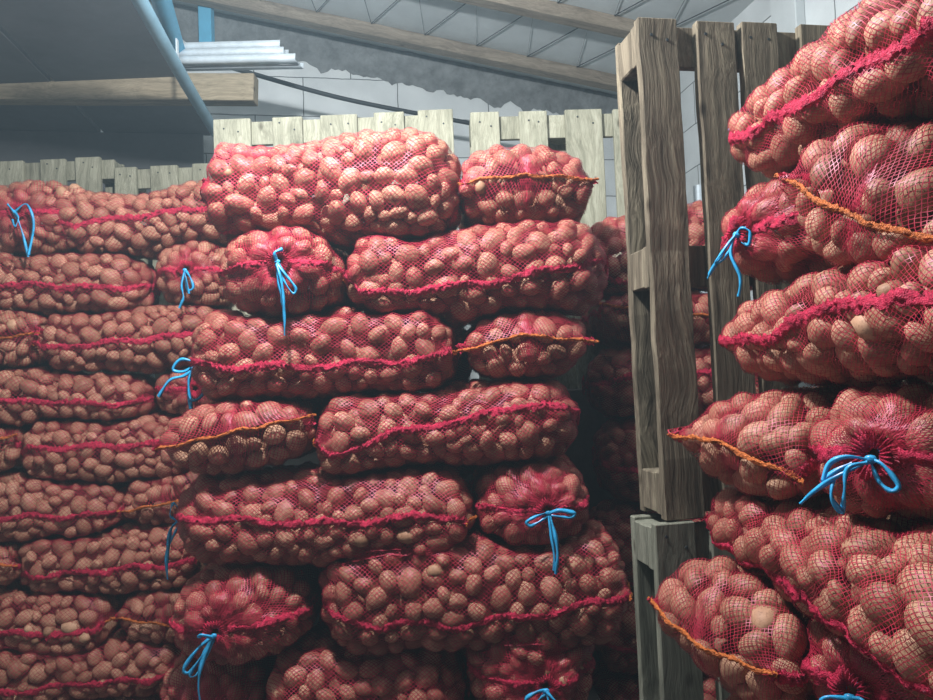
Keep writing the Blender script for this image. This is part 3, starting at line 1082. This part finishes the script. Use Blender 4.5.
    nn[:, 0] = np.sign(xs - xs.mean()) * np.clip((edge - 0.9) * 6, 0, 1)
    nn = norm(nn)
    sd = np.tile([0.0, 0.0, 1.0], (len(xs), 1))
    v, q = ridge(path, nn, sd, 0.0046, 0.0050, sp.seed + 2, 0.45)
    tag(link('end_seam', np_mesh('end_seam', v + up_, q, M_SEAM if sp.plain_end else M_ORANGE), root), None if sp.plain_end else 'orange seam of the sewn end')

    # gathered neck: net bunched through the tie and flaring out again
    cn = S[-1].mean(0)
    rings = []
    npl = 26
    for k in range(13):
        t = k / 12
        rr0 = [0.050, 0.036, 0.024, 0.016, 0.012, 0.0105, 0.0105, 0.013, 0.018, 0.023, 0.027, 0.030, 0.031][k]
        yo = [-0.012, -0.007, -0.003, 0.001, 0.005, 0.009, 0.013, 0.017, 0.020, 0.022, 0.0225, 0.022, 0.020][k]
        if k < 4:
            yo -= 0.35 * sp.dimple * 0
        amp = 0.10 if k < 8 else 0.22
        ring = []
        for a in range(npl * 4):
            an = 2 * pi * a / (npl * 4)
            pl = amp * math.sin(an * npl + sp.seed) + 0.12 * math.sin(an * 5 + sp.seed * 2)
            ring.append([cn[0] + rr0 * (1 + pl) * math.cos(an), cn[1] + yo + 0.003 * math.sin(an * npl), cn[2] + rr0 * (1 + pl) * math.sin(an)])
        rings.append(ring)
    rings = np.array(rings)[3:]
    v, q = strip_mesh(rings, True)
    link('gathered_neck', np_mesh('gathered_neck', v + up_, q, M_SEAM), root)
    if sp.strands:
        kp = Vector(cn) + Vector((0, 0.010, 0))
        # two turns of ribbon round the neck and the knot in front
        pts = [kp + Vector((0.0135 * math.cos(t), 0.004 * math.sin(t * 0.5), 0.0135 * math.sin(t))) for t in np.linspace(0, 4.4 * pi, 60)]
        v1, q1 = ribbon(pts, 0.006, Vector((0, 1, 0)), 0.3, sp.seed)
        R3 = M.to_3x3().inverted()
        if sp.face == 'front':
            er, ef = R3 @ Vector((1, 0, 0)), R3 @ Vector((0, -1, 0))
        else:
            er, ef = R3 @ Vector((0.75, -0.66, 0)).normalized(), R3 @ Vector((-0.75, -0.66, 0)).normalized()
        ez = R3 @ Vector((0, 0, 1))
        wz = (M @ Vector(cn)).y
        pm = F / wz
        knot = kp + ef * 0.016 - ez * 0.006
        kv, kf = ico(2)
        kv = np.array([[*(knot + er * (p[0] * 0.009) + ez * (p[2] * 0.007) + ef * (p[1] * 0.007 + 0.002 * math.sin(p[0] * 9)))] for p in kv])
        kq = np.hstack([kf, kf[:, -1:]])
        bm = bmesh.new()
        for vs_, qs_ in ((v1, q1), (kv, kf)):
            bv = [bm.verts.new(p + up_) for p in vs_]
            for f_ in qs_:
                try:
                    bm.faces.new([bv[i] for i in f_])
                except ValueError:
                    pass
        tie = tag(bm_obj('tie', bm, M_BLUE, root, True), 'blue plastic ribbon tie')
        big = 0.0085 if sp.detail == 2 else 0.0125
        for k, (what, pl) in enumerate(sp.strands):
            sx = 1.0 if sp.face == 'front' else 1.25
            pts = []
            m_ = len(pl)
            for a, (dx, dy) in enumerate(pl):
                lift = 0.012 * math.sin(pi * min(1, a / max(1, m_ - 1)) ** 0.8) + 0.004 * k
                pts.append(knot + er * (dx / pm * sx) - ez * (dy / pm) + ef * lift)
            sm = smooth_path(pts, 7)
            # keep the ribbon on the outside of the sack's skin
            v, q = ribbon(sm, big, ef, 0.55, sp.seed + k * 3.3)
            link(what, np_mesh(what, v + up_, q, M_BLUE), tie)
print('SACKS', len(SACKS), 'potato parts', n_parts)


# ------------------------------------------------------------------ pallets
def pallet(label, org, yaw, W, H, boards, mat, lean=0.0, deck_only_from=None, group='upright wooden pallets', block_rows=(0.05, 0.5, 0.95), runners=(0.06, 0.5, 0.94), jit=0.004, cuts=10, depth=0.144, tops=None, wf=0.1):
    """a wooden pallet standing on its short edge, deck boards towards us; local x across, y backward, z up"""
    r = bpy.data.objects.new('pallet', None)
    COL.objects.link(r)
    r.location = org
    r.rotation_euler = Euler((0, lean, yaw))
    tag(r, label, 'pallet', group)
    bpy.context.view_layer.update()
    for k, (x0, x1) in enumerate(boards):
        bm = bmesh.new()
        t = (tops[k] if tops else random.uniform(-0.004, 0.004))
        box_bm(bm, (x0, 0, 0), (x1, 0.022, H + t), jit, cuts, 2, None, 0.0025)
        bo = bm_obj('deck_board', bm, mat, r)
        for nx, nz in ((0.3, 0.035), (0.72, 0.052)):
            bm = bmesh.new()
            bmesh.ops.create_cone(bm, cap_ends=True, segments=10, radius1=0.0042, radius2=0.0036, depth=0.004,
                                  matrix=Matrix.Translation((x0 + (x1 - x0) * nx + random.uniform(-.008, .008), -0.0005, H - nz + random.uniform(-.01, .01))) @ Matrix.Rotation(pi / 2, 4, 'X'))
            bm_obj('nail', bm, M_BLACK, bo)
    for f in block_rows:
        bm = bmesh.new()
        z = min(max(f * H, 0.05), H - 0.05)
        box_bm(bm, (0, 0.0225, z - 0.05), (W, 0.0445, z + 0.05), jit * 0.5, 0, 0, None, 0.002)
        bm_obj('stringer_board', bm, mat, r)
        for g in runners:
            bm = bmesh.new()
            x = min(max(g * W, 0.05), W - 0.05)
            wd = 0.05
            box_bm(bm, (x - wd, 0.045, z - 0.048), (x + wd, depth - 0.0225, z + 0.048), 0, 0, 2, None, 0.003)
            bm_obj('block', bm, mat, r)
    for g in runners:
        bm = bmesh.new()
        x = min(max(g * W, wf / 2), W - wf / 2)
        box_bm(bm, (x - wf / 2, depth - 0.022, 0), (x + wf / 2, depth, H - 0.004), jit, cuts, 2, None, 0.0025)
        bm_obj('runner_board', bm, mat, r)
    return r


#=ROOM=#
# upright pallets beside the aisle
z_joint = P(655, 520, 1.665).z
p0 = P(668, 518, 1.645)
pallet('weathered grey upright pallet standing on another, in front of the shaded sacks', (p0.x - 0.006, p0.y, z_joint), math.radians(10), 0.80, 1.2,
       ((0, 0.10), (0.150, 0.252), (0.270, 0.366), (0.432, 0.522), (0.56, 0.66), (0.70, 0.80)), M_WOODF, lean=math.radians(-0.3), jit=0.006, cuts=16)
p1 = P(654, 530, 1.64)
pallet('greenish grey lower pallet under the weathered one, lit on its narrow side', (p1.x, p1.y - 0.01, z_joint - 1.204), math.radians(10), 0.80, 1.2,
       ((0, 0.10), (0.14, 0.24), (0.28, 0.42), (0.46, 0.56), (0.70, 0.80)), M_WOODL, jit=0.003)


def back_pallet(label, xs, ytop, Y, yaw, H=1.2, grp='pale pallets standing along the back', lean=0.0, xend=None):
    a = P(xs[0][0], ytop, Y)
    bs = []
    for x0, x1 in xs:
        # along the turned pallet
        def loc(x):
            d = fw + RT * ((x - 466.5) / F) + UP * ((350 - ytop) / F)
            c, s = math.cos(yaw), math.sin(yaw)
            # a + t*(c,s) = CAM + k*d  (x,y)
            det = c * (-d.y) - s * (-d.x)
            bx, by = CAM.x - a.x, CAM.y - a.y
            return (bx * (-d.y) - by * (-d.x)) / det
        bs.append((loc(x0), loc(x1)))
    W = loc(xend) if xend else bs[-1][1]
    return pallet(label, (a.x, a.y, a.z - H), yaw, W, H, tuple(bs), M_WOODB, group=grp, jit=0.003, cuts=8, lean=lean)


back_pallet('pale pallet behind the left stack, under the dark loft beam', ((-60, -36), (-20, 23), (40, 65), (75, 100)), 163, 3.55, 0.0, xend=112)
back_pallet('pale slatted pallet behind the left stack, nearest the big bright sack', ((114, 136), (150, 177), (192, 218), (232, 258)), 167, 3.55, 0.0)
back_pallet('pale pallet whose slat tops peek above the big bright sack', ((213, 250), (272, 302), (320, 357), (374, 404), (418, 453)), 119, 2.92, 0.0)
back_pallet('pale pallet behind the small topmost orange-seamed sack', ((470, 499), (519, 547), (565, 602), (613, 648)), 113, 2.94, math.radians(2))
#=ENDROOM=#

# ------------------------------------------------------------------ the building: turned 10 degrees
FZ = 0.0
by = math.radians(10)
wd = Vector((math.cos(by), math.sin(by), 0))            # along the back wall, to the right
dd = Vector((-math.sin(by), math.cos(by), 0))           # into the depth
corner = Vector((1.29, 4.78, 0))


def wall(name, a, b, h0, h1, mat, thick=0.2, inward=None, u0=0.0):
    a, b = Vector(a), Vector(b)
    d = (b - a)
    L_ = d.length
    n = Vector((-d.y, d.x, 0)).normalized()
    if inward is not None and n.dot(inward) > 0:
        n = -n
    bm = bmesh.new()
    uvl = bm.loops.layers.uv.new('UVMap')
    vs = []
    for off in (Vector((0, 0, 0)), n * thick):
        for p, z in ((a, 0), (b, 0), (b, h1), (a, h0)):
            vs.append(bm.verts.new(Vector((p.x, p.y, z)) + off))
    fs = [(0, 1, 2, 3), (4, 5, 6, 7), (0, 1, 5, 4), (1, 2, 6, 5), (2, 3, 7, 6), (3, 0, 4, 7)]
    for f in fs:
        fc = bm.faces.new([vs[i] for i in f])
        for lp in fc.loops:
            q = lp.vert.co - a
            lp[uvl].uv = (u0 + q.dot(d.normalized()), lp.vert.co.z)
    o = bm_obj(name, bm, mat)
    tag(o, kind='structure')
    return o


# eaves height above the floor along the room: slopes down to the right
def roof_z(p):
    q = Vector((p[0], p[1], 0)) - corner
    return EYE + 1.84 - 0.17 * q.dot(wd)


left_end = corner - wd * 5.2
near_right = corner - dd * 6.2
near_left = left_end - dd * 6.2
wall('wall_back', left_end, corner, roof_z(left_end), roof_z(corner), M_BLOCK, inward=-dd, u0=0.09)
wall('wall_right', corner, near_right, roof_z(corner), roof_z(near_right), M_BLOCK, inward=-wd, u0=0.2)
wall('wall_left', left_end, near_left, roof_z(left_end), roof_z(near_left), M_BLOCK, inward=wd)

bm = bmesh.new()
vs = [bm.verts.new(p) for p in (left_end + Vector((-.2, .2, 0)), corner + Vector((.2, .3, 0)), near_right + Vector((.2, -.1, 0)), near_left + Vector((-.2, -.1, 0)))]
f = bm.faces.new(vs)
r = bmesh.ops.extrude_face_region(bm, geom=[f])
for v in [x for x in r['geom'] if isinstance(x, bmesh.types.BMVert)]:
    v.co.z -= 0.12
tag(bm_obj('floor', bm, M_FLOOR), kind='structure')

# sloping ceiling
bm = bmesh.new()
vs = []
for p in (left_end - wd * 0.1 + dd * 0.1, corner + wd * 0.1 + dd * 0.1, near_right + wd * 0.1, near_left - wd * 0.1):
    vs.append(bm.verts.new((p.x, p.y, roof_z(p))))
f = bm.faces.new(vs)
r = bmesh.ops.extrude_face_region(bm, geom=[f])
for v in [x for x in r['geom'] if isinstance(x, bmesh.types.BMVert)]:
    v.co.z += 0.12
tag(bm_obj('ceiling', bm, M_CEIL), kind='structure')


def rafter(name, back, w=0.08, h=0.075):
    """a rafter under the ceiling, following its slope, `back` metres before the back wall"""
    bm = bmesh.new()
    L_ = 5.0
    box_bm(bm, (-L_, -w / 2, -h), (0, w / 2, 0), 0.003, 14, 0, None, 0.004)
    o = bm_obj(name, bm, M_RAFT)
    p = corner - dd * back
    o.location = (p.x, p.y, roof_z(p) - 0.001)
    o.rotation_euler = Euler((0, math.atan(0.17), by))
    tag(o, kind='structure')
    return o


def back_of(px, py, h):
    lo_, hi_ = 1.0, 6.0
    for _ in range(40):
        Y = (lo_ + hi_) / 2
        p = P(px, py, Y)
        lo_, hi_ = (Y, hi_) if p.z < roof_z(p) - h else (lo_, Y)
    return (corner - Vector((p.x, p.y, 0))).dot(dd) + 0.04


B1, B2 = back_of(622, 93, 0.075), back_of(622, 38, 0.075)
B1 = max(B1, 0.12)
print('RAFTERS', B1, B2)
rafter('trim_1', B1)
rafter('trim_2', B2)
rafter('trim_3', 2 * B2 - B1)

# twine zigzag that holds the ceiling boards between the rafters
bm = bmesh.new()
me_v, me_q, b0 = [], [], 0
for (d0, d1) in ((B1 + 0.05, B2 - 0.05), (B2 + 0.05, 2 * B2 - B1 - 0.05)):
    pts = []
    k = 0
    s = -0.05
    while s > -3.2:
        d = d0 if k % 2 else d1
        p = corner - dd * d + wd * s
        pts.append((p.x, p.y, roof_z(p) - 0.012))
        s -= 0.10 if k % 2 else 0.22
        k += 1
    v, q = tube(pts, 0.0035, 5)
    me_v.append(v); me_q.append(q + b0); b0 += len(v)
tag(link('trim_4', np_mesh('trim_4', np.concatenate(me_v), np.concatenate(me_q), M_TWINE)), kind='structure')

# rough mortar band where the back wall meets the ceiling
n = 160
front = -dd * 0.03
rings = []
for i in range(n + 1):
    s = -3.6 * i / n
    p = corner + wd * s
    z1 = roof_z(p) - 0.004
    low = 0.20 + 0.045 * noise.noise(Vector((s * 2.2, 1, 0))) + 0.05 * noise.noise(Vector((s * 9, 5, 0))) + 0.03 * noise.noise(Vector((s * 31, 8, 0)))
    ring = []
    for k in range(7):
        t = k / 6
        bulge = 0.004 + 0.05 * t ** 2 + 0.012 * noise.noise(Vector((s * 14, t * 5, 2))) * (k > 0)
        q = p - dd * max(0.002, bulge)
        ring.append([q.x, q.y, z1 - low * (1 - t)])
    rings.append(ring)
v, q = strip_mesh(np.array(rings))
tag(link('trim_5', np_mesh('trim_5', v, q, M_MORTAR)), kind='structure')

# pilaster on the side wall
bm = bmesh.new()
pp = corner - dd * 1.62
Mx = Matrix.Translation((pp.x, pp.y, 0)) @ Matrix.Rotation(by, 4, 'Z')
box_bm(bm, (-0.05, -0.09, 0), (0.0, 0.09, roof_z(pp) - 0.0), 0.004, 10, 2, Mx, 0.004)
tag(bm_obj('trim_6', bm, M_CEIL), kind='structure')

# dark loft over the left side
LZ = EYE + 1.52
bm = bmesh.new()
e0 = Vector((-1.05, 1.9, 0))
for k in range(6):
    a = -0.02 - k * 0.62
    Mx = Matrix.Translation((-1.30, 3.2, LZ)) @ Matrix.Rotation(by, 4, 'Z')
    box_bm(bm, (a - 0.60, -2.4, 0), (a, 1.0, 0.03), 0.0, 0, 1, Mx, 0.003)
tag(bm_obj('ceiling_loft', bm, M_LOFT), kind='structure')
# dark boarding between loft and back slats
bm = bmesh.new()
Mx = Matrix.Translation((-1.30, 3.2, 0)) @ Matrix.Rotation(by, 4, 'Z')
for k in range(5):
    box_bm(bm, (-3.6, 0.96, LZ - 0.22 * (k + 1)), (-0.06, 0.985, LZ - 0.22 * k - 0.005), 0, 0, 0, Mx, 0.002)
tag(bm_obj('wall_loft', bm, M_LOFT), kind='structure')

# wooden beam that carries the loft
bm = bmesh.new()
pa, pb = P(-120, 88, 3.40), P(256, 90, 3.40)
L_ = (pb - pa).length
box_bm(bm, (0, -0.04, -0.068), (L_, 0.04, 0.068), 0.002, 12, 0, None, 0.003)
o = bm_obj('trim_7', bm, M_WOODX)
o.location = pa
o.rotation_euler = (pb - pa).to_track_quat('X', 'Z').to_euler()
tag(o, kind='structure')

# blue-grey pipe hanging along the loft's edge
pa, pb = P(132, -14, 2.40), P(214, 130, 3.72)
pts = [pa + (pb - pa) * t + Vector((0, 0, -0.012 * math.sin(t * pi))) for t in np.linspace(-0.25, 1.03, 20)]
v, q = tube(pts, 0.028, 14)
tag(link('water_pipe', np_mesh('water_pipe', v, q, M_PIPE)), 'blue-grey pipe running diagonally under the loft edge', 'pipe')
pipe = bpy.data.objects['water_pipe']
for t in (0.45, 0.8):
    c = pa + (pb - pa) * t
    bm = bmesh.new()
    box_bm(bm, (c.x - 0.002, c.y - 0.012, c.z - 0.03), (c.x + 0.002, c.y + 0.012, LZ), 0, 0, 2, None, 0.0005)
    bm_obj('hanger_strap', bm, M_STEEL, pipe)
# painted board behind it
pa, pb = P(157, -14, 2.75), P(177, 52, 3.40)
v, q = tube([pa + (pb - pa) * t for t in np.linspace(-0.4, 1, 8)], 0.045, 4)
tag(link('trim_8', np_mesh('trim_8', v, q, M_BLUEP, False)), kind='structure')
# painted post on the wall
pa, pb = P(206, -40, 4.1), P(207, 46, 4.1)
bm = bmesh.new()
box_bm(bm, (-0.038, -0.03, 0), (0.038, 0.03, (pa - pb).length), 0, 0, 2, None, 0.003)
o = bm_obj('trim_9', bm, M_BLUEP)
o.location = pb
tag(o, kind='structure')

# galvanised profiles lying across the beam's end: folded channels, one on the other
root = bpy.data.objects.new('metal_profile', None)
COL.objects.link(root)
pa, pb = P(168, 56, 3.40), P(292, 53, 3.30)
root.location = pa
root.rotation_euler = (pb - pa).to_track_quat('X', 'Z').to_euler()
tag(root, 'bundle of galvanised metal profiles poking out above the wooden beam end', 'metal profile')
L_ = (pb - pa).length
for k in range(3):
    w, h = 0.05, 0.036
    prof = [(-w, h * 0.8), (-w, 0), (-w * 0.35, 0), (-w * 0.25, 0.006), (w * 0.25, 0.006), (w * 0.35, 0), (w, 0), (w, h * 0.8)]
    ex = L_ - 0.025 * k + (0.04 if k == 0 else 0)
    rings = np.array([[[x, y + 0.01 * k, z - 0.055 + 0.038 * k] for (y, z) in prof] for x in np.linspace(0, ex, 6)])
    v, q = strip_mesh(rings)
    me = np_mesh('channel', v, q, M_STEEL, False)
    o = link('channel', me, root)
    md = o.modifiers.new('thickness', 'SOLIDIFY')
    md.thickness = 0.002

# black cable
pa, pm_, pb = P(236, 69, 3.75), P(345, 99, 4.0), P(474, 124, 4.2)
v, q = tube(smooth_path([pa - (pm_ - pa) * 0.35, pa, pm_, pb, pb + (pb - pm_) * 0.6], 10), 0.013, 10)
tag(link('cable', np_mesh('cable', v, q, M_BLACK)), 'thick black cable slanting across the pale block wall', 'cable')

# white pipe end glimpsed through the pallet
pa = P(699, 196, 3.4)
v, q = tube([pa + Vector((0, 0, z)) for z in (-(pa.z - 0.001), -0.6, 0.05)], 0.026, 14)
tag(link('standpipe', np_mesh('standpipe', v, q, M_STEEL)), 'pale upright pipe glimpsed between the weathered pallet slats', 'pipe')

# low walls of concrete that carry the stacks below the picture
def plinth(name, lo, hi):
    bm = bmesh.new()
    box_bm(bm, lo, hi, 0, 0, 2, None, 0.005)
    tag(bm_obj(name, bm, M_FLOOR), kind='structure')


def stack_base(pred):
    zs = min((sp.C.z - sp.T) for sp in SACKS if pred(sp))
    return zs - 0.002


plinth('floor_1', (-0.92, 2.04, 0), (0.42, 2.75, stack_base(lambda s: s.group == GC)))
plinth('floor_2', (-2.4, 2.74, 0), (-0.95, 3.5, stack_base(lambda s: s.group == GL)))
plinth('floor_3', (0.46, 2.44, 0), (1.2, 3.1, stack_base(lambda s: s.group == GB)))
plinth('floor_5', (-3.0, 3.5, 0), (-0.9, 3.72, bpy.data.objects['pallet.002'].location.z))
plinth('floor_6', (-1.1, 2.86, 0), (1.0, 3.15, bpy.data.objects['pallet.004'].location.z))
plinth('floor_4', (0.58, 0.75, 0), (1.3, 1.62, stack_base(lambda s: s.group == GR)))

#=LIGHT=#
def lamp(name, loc, power, color, radius):
    l = bpy.data.lights.new(name, 'POINT')
    l.energy = power
    l.color = color
    l.shadow_soft_size = radius
    o = bpy.data.objects.new(name, l)
    o.location = loc
    COL.objects.link(o)
    return o


lamp('ceiling_lamp', (-0.46, 1.36, EYE + 1.42), 285, (0.94, 0.98, 1.0), 0.06)

w = bpy.data.worlds.new('world')
scene.world = w
w.use_nodes = True
w.node_tree.nodes['Background'].inputs['Color'].default_value = (0.55, 0.62, 0.7, 1)
w.node_tree.nodes['Background'].inputs['Strength'].default_value = 0.02
vs_ = w.node_tree.nodes.new('ShaderNodeVolumeScatter')
vs_.inputs['Color'].default_value = (0.62, 0.85, 1.0, 1)
vs_.inputs['Density'].default_value = 0.017
vs_.inputs['Anisotropy'].default_value = 0.2
w.node_tree.links.new(vs_.outputs[0], w.node_tree.nodes['World Output'].inputs['Volume'])

scene.view_settings.view_transform = 'Standard'
scene.view_settings.look = 'None'
scene.view_settings.exposure = 0.0
scene.view_settings.gamma = 1.0
scene.view_settings.use_curve_mapping = False
scene.cycles.transparent_max_bounces = 16
scene.cycles.max_bounces = 6
